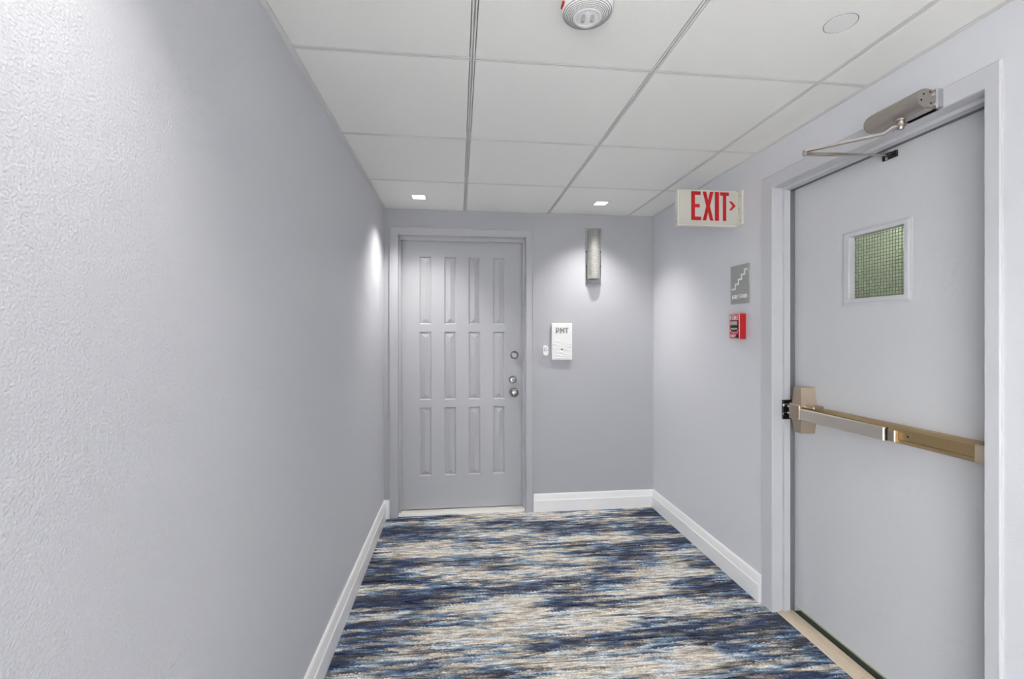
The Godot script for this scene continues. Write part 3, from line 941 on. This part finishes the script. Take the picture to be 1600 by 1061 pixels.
func build_exit_sign():
	var z := 1.076
	var t := thing("exit_sign", "off-white exit sign with red letters and arrow jutting from right wall", "exit sign", Vector3(W, 1.955, 1.06))
	var o := -t.position
	var x0 := 1.6445
	var x1 := 1.968
	var y0 := 1.862
	var y1 := 2.049
	var st := begin()
	box(st, Vector3(x0, y0, z - 0.034) + o, Vector3(x1, y1, z - 0.002) + o, 0.003)
	put("housing", st, M.sign_edge, t)
	st = begin()
	box(st, Vector3(x0 + 0.006, y0 + 0.007, z - 0.003) + o, Vector3(x1 - 0.002, y1 - 0.004, z) + o, 0.001)
	var face := put("sign_face", st, M.sign, t)
	st = begin()
	box(st, Vector3(x1 - 0.004, y0 + 0.008, z - 0.032) + o, Vector3(W - 0.008, y1 - 0.006, z - 0.001) + o, 0.002)
	put("neck", st, M.sign, t)
	st = begin()
	box(st, Vector3(W - 0.012, y0 + 0.006, z - 0.065) + o, Vector3(W, y1 - 0.002, z + 0.034) + o, 0.004)
	var can := put("canopy", st, M.sign_edge, t)
	for q in [[y1 - 0.03, z + 0.018], [(y0 + y1) / 2, z + 0.012], [y0 + 0.03, z + 0.018]]:
		st = begin()
		lathe(st, Vector3(W - 0.012, q[0], q[1]) + o, Vector3.LEFT, [Vector2(0.0035, 0), Vector2(0.003, 0.0012), Vector2(0, 0.0014)], 12)
		put("screw", st, M.ink, can)
	st = begin()
	lathe(st, Vector3(x0, y0 + 0.018, z - 0.018) + o, Vector3.LEFT, [Vector2(0.005, 0), Vector2(0.004, 0.0015), Vector2(0, 0.0018)], 12)
	put("screw", st, M.ink, t)
	var ls := letter_shapes()
	for q in [["E", 1.7155, 1.770], ["X", 1.7785, 1.8375], ["I", 1.8455, 1.868], ["T", 1.8745, 1.9225]]:
		st = begin()
		var p := PackedVector2Array()
		for v in ls[q[0]][0]: p.append(Vector2(v.x * (q[2] - q[1]), v.y * 0.149))
		prism(st, p, Vector3(q[1], 1.890, z - 0.0005) + o, Vector3.RIGHT, Vector3.UP, Vector3(0, 0, 0.0015))
		put("letter", st, M.red, face)
	st = begin()
	var p := PackedVector2Array()
	for v in ls["arrow"][0]: p.append(Vector2(v.x * 0.037, v.y * 0.047))
	prism(st, p, Vector3(1.9235, 1.946, z - 0.0005) + o, Vector3.RIGHT, Vector3.UP, Vector3(0, 0, 0.0015))
	put("arrow", st, M.red, face)

func build_stair_sign():
	var t := thing("stair_sign", "grey plaque with white stair symbol on the wall above the fire alarm", "sign", Vector3(W, 1.561, 1.079))
	var st := begin()
	box(st, Vector3(-0.006, -0.101, -0.079), Vector3(0, 0.101, 0.079), 0.0015)
	put("sign_plate", st, M.plate, t)
	# stair zigzag climbing to the right, traced as one band with square steps
	var up := PackedVector2Array()
	var dn := PackedVector2Array()
	var w := 0.0085
	var x := -0.066
	var y := -0.026
	up.append(Vector2(x, y + w))
	dn.append(Vector2(x, y))
	for k in 4:
		x += 0.0265
		up.append(Vector2(x, y + w))
		dn.append(Vector2(x + w, y))
		y += 0.0235
		up.append(Vector2(x, y + w))
		dn.append(Vector2(x + w, y))
	x += 0.0265
	up.append(Vector2(x, y + w))
	dn.append(Vector2(x, y))
	dn.reverse()
	up.append_array(dn)
	st = begin()
	prism(st, up, Vector3(-0.0075, 0, 0), Vector3.BACK, Vector3.UP, Vector3(0.002, 0, 0))
	put("stair_symbol", st, M.plaque, t)
	lettering("sign_text", "FIRE STAIR", 0.0195, 0.002, Vector3(-0.0065, -0.064, 0), Vector3.FORWARD * -1.0, Vector3.UP, M.plaque, t, 0.98)
	# the row of raised dots below the words
	var rng := RandomNumberGenerator.new()
	rng.seed = 3
	st = begin()
	for k in 9:
		for r in 3:
			for c in 2:
				if rng.randf() < 0.5:
					lathe(st, Vector3(-0.006, -0.078 - r * 0.0028, -0.048 + k * 0.011 + c * 0.003), Vector3.LEFT, [Vector2(0.001, 0), Vector2(0.0008, 0.0007), Vector2(0, 0.0009)], 8)
	var br := put("raised_dots", st, M.plate, t)
	br.set_meta("kind", "stuff")

func build_fire_alarm():
	var t := thing("fire_alarm", "red fire alarm pull box with white lettering below the stair plaque", "fire alarm", Vector3(W, 1.341, 1.085))
	var st := begin()
	box(st, Vector3(-0.030, -0.065, -0.042), Vector3(0, 0.065, 0.042), 0.002)
	put("back_box", st, M.alarm, t)
	st = begin()
	box(st, Vector3(-0.038, -0.0655, -0.0445), Vector3(-0.030, 0.0655, 0.0445), 0.003)
	var f := put("front_plate", st, M.alarm, t)
	# raised white outline round the front
	st = begin()
	for q in [[-0.064, -0.043, -0.0622, 0.043], [0.0622, -0.043, 0.064, 0.043], [-0.064, -0.0436, 0.064, -0.0418], [-0.064, 0.0418, 0.064, 0.0436]]:
		box(st, Vector3(-0.0388, q[0], q[1]), Vector3(-0.037, q[2], q[3]))
	put("outline", st, M.white, f)
	lettering("alarm_text", "FIRE", 0.021, 0.002, Vector3(-0.0386, 0.0445, 0), Vector3.BACK, Vector3.UP, M.white, f, 1.3, 0.25)
	st = begin()
	box(st, Vector3(-0.0388, -0.026, -0.031), Vector3(-0.036, 0.032, 0.031), 0.001)
	put("handle_recess", st, M.dark, f)
	st = begin()
	box(st, Vector3(-0.046, 0.006, -0.028), Vector3(-0.037, 0.027, 0.028), 0.003)
	box(st, Vector3(-0.043, -0.018, -0.026), Vector3(-0.037, -0.008, 0.026), 0.002)
	put("pull_handle", st, M.plate, f)
	# white rim curving under the handle
	st = begin()
	var pts: Array = []
	var rad: Array = []
	for k in 15:
		var w := PI + PI * k / 14.0
		pts.append(Vector3(-0.0388, -0.018 + sin(w) * 0.016, cos(w) * 0.034))
		rad.append(0.0014)
	tube(st, pts, rad, 8)
	put("handle_rim", st, M.white, f)
	st = begin()
	box(st, Vector3(-0.0388, -0.0475, -0.034), Vector3(-0.0375, -0.043, 0.012), 0.0005)
	box(st, Vector3(-0.0388, -0.0555, -0.034), Vector3(-0.0375, -0.051, 0.004), 0.0005)
	put("print_line", st, M.white, f)
	st = begin()
	lathe(st, Vector3(-0.038, -0.051, 0.026), Vector3.LEFT, [Vector2(0.0085, 0), Vector2(0.0085, 0.003), Vector2(0.006, 0.004), Vector2(0.005, 0.002), Vector2(0, 0.002)], 18)
	put("key_lock", st, M.iron, f)

func build_unit_sign():
	var t := thing("unit_sign", "white unit sign with grey letters and wavy relief beside end door", "sign", Vector3(1.277, 1.246, 0))
	var st := begin()
	box(st, Vector3(-0.07, -0.128, 0), Vector3(0.07, 0.128, 0.008))
	put("backing", st, M.ink, t)
	st = begin()
	box(st, Vector3(-0.0765, -0.135, 0.008), Vector3(0.0765, 0.135, 0.019), 0.002)
	put("sign_plate", st, M.plaque, t)
	# grey raised letters, cut by hand so that the strokes lean as they do on the sign
	var s := 0.0085
	var h := 0.040
	var shapes := [
		[PackedVector2Array([Vector2(0, 0), Vector2(s, 0), Vector2(s, 0.013), Vector2(0.017, 0.013), Vector2(0.024, 0.019), Vector2(0.025, 0.030), Vector2(0.020, 0.038), Vector2(0.014, h), Vector2(0, h)]), -0.045],
		[PackedVector2Array([Vector2(0, 0), Vector2(s, 0), Vector2(s, 0.022), Vector2(0.0165, 0.012), Vector2(0.0245, 0.022), Vector2(0.0245, 0), Vector2(0.033, 0), Vector2(0.033, h), Vector2(0.0255, h), Vector2(0.0165, 0.026), Vector2(0.0075, h), Vector2(0, h)]), -0.0145],
		[PackedVector2Array([Vector2(0.009, 0), Vector2(0.0175, 0), Vector2(0.0175, 0.032), Vector2(0.0265, 0.032), Vector2(0.0265, h), Vector2(0, h), Vector2(0, 0.032), Vector2(0.009, 0.032)]), 0.0225],
	]
	for q in shapes:
		st = begin()
		prism(st, q[0], Vector3(q[1], 0.062, 0.0185), Vector3.RIGHT, Vector3.UP, Vector3(0, 0, 0.003))
		put("letter", st, M.ink, t)
	# the bowl of the P
	st = begin()
	prism(st, PackedVector2Array([Vector2(0.008, 0.020), Vector2(0.015, 0.020), Vector2(0.0175, 0.026), Vector2(0.015, 0.033), Vector2(0.008, 0.033)]), Vector3(-0.045, 0.062, 0.0187), Vector3.RIGHT, Vector3.UP, Vector3(0, 0, 0.0032))
	put("letter_bowl", st, M.plaque, t)
	# wavy ridges over the lower half
	for k in 7:
		st = begin()
		var a: Array = []
		var r: Array = []
		for i in 25:
			var u := i / 24.0
			var y := -0.010 - k * 0.0175 + 0.008 * sin(u * 5.2 + k * 1.7) + 0.004 * sin(u * 9.0 + k * 0.9) + u * (0.014 - k * 0.004)
			a.append(Vector3(-0.075 + u * 0.15, maxf(y, -0.131), 0.0182))
			r.append(0.0022 + 0.0012 * sin(u * 6.0 + k))
		tube(st, a, r, 8)
		put("wave_ridge", st, M.plaque, t)
	st = begin()
	lathe(st, Vector3(0, -0.057, 0.017), Vector3.BACK, [Vector2(0.006, 0), Vector2(0.006, 0.0045), Vector2(0, 0.0045)], 20)
	put("viewer_hole", st, M.dark, t)

func build_doorbell():
	var t := thing("doorbell", "small white oval doorbell button left of the unit sign", "doorbell", Vector3(1.156, 1.18, 0))
	var p := PackedVector2Array()
	var r := 0.0195
	for k in 33:
		var w := PI * k / 32.0
		p.append(Vector2(cos(w) * r, 0.018 + sin(w) * r))
	for k in 33:
		var w := PI + PI * k / 32.0
		p.append(Vector2(cos(w) * r, -0.018 + sin(w) * r))
	var st := begin()
	prism(st, p, Vector3.ZERO, Vector3.RIGHT, Vector3.UP, Vector3(0, 0, 0.016), true)
	var q := PackedVector2Array()
	for v in p: q.append(v * Vector2(0.88, 0.94))
	prism(st, q, Vector3(0, 0, 0.016), Vector3.RIGHT, Vector3.UP, Vector3(0, 0, 0.004), true)
	put("bell_case", st, M.plaque, t)
	st = begin()
	lathe(st, Vector3(0, 0.008, 0.02), Vector3.BACK, [Vector2(0.0135, 0), Vector2(0.0135, 0.0006), Vector2(0.0125, 0.0012), Vector2(0.0105, 0.0008), Vector2(0.0105, 0.0002)], 32)
	put("button_ring", st, M.ink, t)
	st = begin()
	lathe(st, Vector3(0, 0.008, 0.02), Vector3.BACK, [Vector2(0.0102, 0), Vector2(0.01, 0.002), Vector2(0.006, 0.003), Vector2(0, 0.0034)], 28)
	put("button", st, M.white, t)

func build_sconce():
	var t := thing("wall_sconce", "polished metal and clear textured crystal sconce on the end wall", "sconce", Vector3(1.517, 1.88, 0))
	var st := begin()
	box(st, Vector3(-0.059, -0.206, 0), Vector3(0.059, 0.206, 0.012), 0.002)
	put("back_plate", st, M.chrome, t)
	# half-round crystal shade, walls 7 mm thick, closed with a slanted top edge
	st = begin()
	var seg := 26
	var ro := 0.047
	var ri := 0.037
	var rows := 2
	var top := func(u: float) -> float: return 0.188 + 0.012 * u
	for k in seg:
		var w0 := PI * k / seg
		var w1 := PI * (k + 1) / seg
		var d0 := Vector3(cos(w0), 0, sin(w0) * 1.35)
		var d1 := Vector3(cos(w1), 0, sin(w1) * 1.35)
		var n0 := Vector3(cos(w0), 0, sin(w0) / 1.35).normalized()
		var n1 := Vector3(cos(w1), 0, sin(w1) / 1.35).normalized()
		var b := Vector3(0, -0.172, 0.013)
		var e0 := Vector3(0, 0.19, 0.013)
		smooth_quad(st, [b + d0 * ro, b + d1 * ro, e0 + d1 * ro, e0 + d0 * ro], [n0, n1, n1, n0])
		smooth_quad(st, [b + d0 * ri, b + d1 * ri, e0 + d1 * ri, e0 + d0 * ri], [-n0, -n1, -n1, -n0])
		quad(st, b + d0 * ro, b + d1 * ro, b + d1 * ri, b + d0 * ri, Vector3.DOWN)
		quad(st, e0 + d0 * ro, e0 + d1 * ro, e0 + d1 * ri, e0 + d0 * ri, Vector3.UP)
	for s in [1.0, -1.0]:
		quad(st, Vector3(s * ro, -0.172, 0.013), Vector3(s * ri, -0.172, 0.013), Vector3(s * ri, 0.19, 0.013), Vector3(s * ro, 0.19, 0.013), Vector3.FORWARD)
	put("crystal_shade", st, M.crystal, t)
	st = begin()
	box(st, Vector3(-0.034, -0.15, 0.012), Vector3(0.034, -0.105, 0.048), 0.003)
	put("lamp_holder", st, M.chrome, t)
	# small clamps with dark screws at the sides
	for s in [-1.0, 1.0]:
		for y in [0.03, -0.075]:
			st = begin()
			lathe(st, Vector3(s * 0.053, y, 0.012), Vector3.BACK, [Vector2(0.0045, 0), Vector2(0.0045, 0.004), Vector2(0.003, 0.006), Vector2(0, 0.0065)], 14)
			put("clamp_screw", st, M.iron, t)

# ---------------------------------------------------------------- things on the ceiling
func build_ceiling_things():
	var t := thing("ceiling_strobe", "round white perforated alarm sounder with clear dome on the ceiling", "alarm sounder", Vector3(0.866, H, 2.122))
	var st := begin()
	lathe(st, Vector3.ZERO, Vector3.DOWN, [Vector2(0.066, 0), Vector2(0.068, 0.004), Vector2(0.068, 0.022), Vector2(0.066, 0.026), Vector2(0.058, 0.034), Vector2(0.046, 0.039), Vector2(0.037, 0.041), Vector2(0.036, 0.043), Vector2(0.034, 0.043), Vector2(0.033, 0.038), Vector2(0, 0.036)], 64)
	put("sounder_body", st, M.white, t)
	st = begin()
	for ring in 7:
		var r := 0.0395 + ring * 0.004
		var y: float = lerpf(0.0408, 0.039, clampf((r - 0.037) / 0.009, 0, 1)) if r < 0.046 else (lerpf(0.039, 0.034, (r - 0.046) / 0.012) if r < 0.058 else lerpf(0.034, 0.026, (r - 0.058) / 0.008))
		var n := int(TAU * r / 0.0042)
		for k in n:
			var w := TAU * (k + 0.5 * (ring % 2)) / n
			lathe(st, Vector3(cos(w) * r, -y + 0.0004, sin(w) * r), Vector3(cos(w) * (r - 0.03) * 20.0, -1, sin(w) * (r - 0.03) * 20.0), [Vector2(0.00115, 0), Vector2(0.00115, 0.0011), Vector2(0, 0.0011)], 6)
	var pf := put("perforation", st, M.rubber, t)
	pf.set_meta("kind", "stuff")
	st = begin()
	var dome: Array = []
	for k in 11:
		var w := PI / 2 * k / 10.0
		dome.append(Vector2(0.031 * cos(w), 0.041 + 0.019 * sin(w)))
	lathe(st, Vector3.ZERO, Vector3.DOWN, dome, 40)
	put("clear_dome", st, M.dome, t)
	st = begin()
	box(st, Vector3(-0.016, -0.052, -0.008), Vector3(-0.006, -0.036, 0.008), 0.002)
	box(st, Vector3(0.008, -0.050, -0.006), Vector3(0.018, -0.036, 0.01), 0.002)
	put("reflector", st, M.chrome, t)
	st = begin()
	box(st, Vector3(-0.0715, -0.022, -0.004), Vector3(-0.066, -0.013, 0.02), 0.0015)
	put("side_lettering", st, M.red, t)
	var sp := thing("sprinkler_cover", "flat round white sprinkler cover on the ceiling panel near stair door", "sprinkler cover", Vector3(1.607, H, 2.126))
	var d := begin()
	lathe(d, Vector3.ZERO, Vector3.DOWN, [Vector2(0.0405, -0.002), Vector2(0.0405, 0.0009), Vector2(0.040, 0.0014), Vector2(0.040, 0.0014), Vector2(0, 0.0014)], 48)
	put("cover_plate", d, M.cover, sp)
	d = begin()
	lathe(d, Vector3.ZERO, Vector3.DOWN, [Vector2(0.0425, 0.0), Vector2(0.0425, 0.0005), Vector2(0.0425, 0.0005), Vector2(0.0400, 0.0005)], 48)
	put("painted_gap_shade", d, M.gasket, sp)  # grey ring whose colour stands for the shade round the cover

func _ready():
	# ---- camera
	var cam := Camera3D.new()
	cam.name = "camera"
	add_child(cam)
	cam.position = Vector3(0.5249, 1.3022, 3.3145)
	cam.rotation = Vector3(0, -0.1157, 0)
	cam.near = 0.05
	cam.far = 60.0
	cam.projection = Camera3D.PROJECTION_FRUSTUM
	cam.size = 0.05 * 1061.0 / 714.92
	cam.frustum_offset = Vector2(0, -0.05 * 8.77 / 714.92)
	cam.current = true
	# ---- sky, exposure
	var env := Environment.new()
	var sm := ProceduralSkyMaterial.new()
	sm.sky_top_color = Color(0.90, 0.91, 0.93)
	sm.sky_horizon_color = Color(0.96, 0.96, 0.96)
	sm.ground_horizon_color = Color(0.92, 0.92, 0.91)
	sm.ground_bottom_color = Color(0.86, 0.86, 0.85)
	var sky := Sky.new()
	sky.sky_material = sm
	env.background_mode = Environment.BG_SKY
	env.sky = sky
	env.background_energy_multiplier = 14.0
	env.tonemap_mode = Environment.TONE_MAPPER_LINEAR
	env.tonemap_exposure = 1.36
	env.sdfgi_enabled = true
	env.ssao_enabled = true
	env.ssil_enabled = true
	var we := WorldEnvironment.new()
	we.name = "world"
	we.environment = env
	add_child(we)
	# ---- build
	make_materials()
	build_room()
	var e := 0.9
	downlight(spot_place(0, 0), "lit square downlight in the ceiling above the panelled end door", e)
	downlight(spot_place(2, 0), "lit square downlight in the ceiling above the crystal sconce", e)
	downlight(spot_place(0, 4), "lit square downlight by the left wall nearer the camera", e * 0.5)
	downlight(spot_place(2, 4), "lit square downlight by the near side of the stair door", e * 0.52)
	downlight(spot_place(0, 8), "added unseen downlight by the left wall close to the added window", e)  # this last pair of lamps is added behind the camera, unseen
	downlight(spot_place(2, 8), "added unseen downlight by the right wall close to the added window", e)
	build_far_door()
	build_stair_door()
	build_closer()
	build_exit_sign()
	build_stair_sign()
	build_fire_alarm()
	build_unit_sign()
	build_doorbell()
	build_sconce()
	build_ceiling_things()
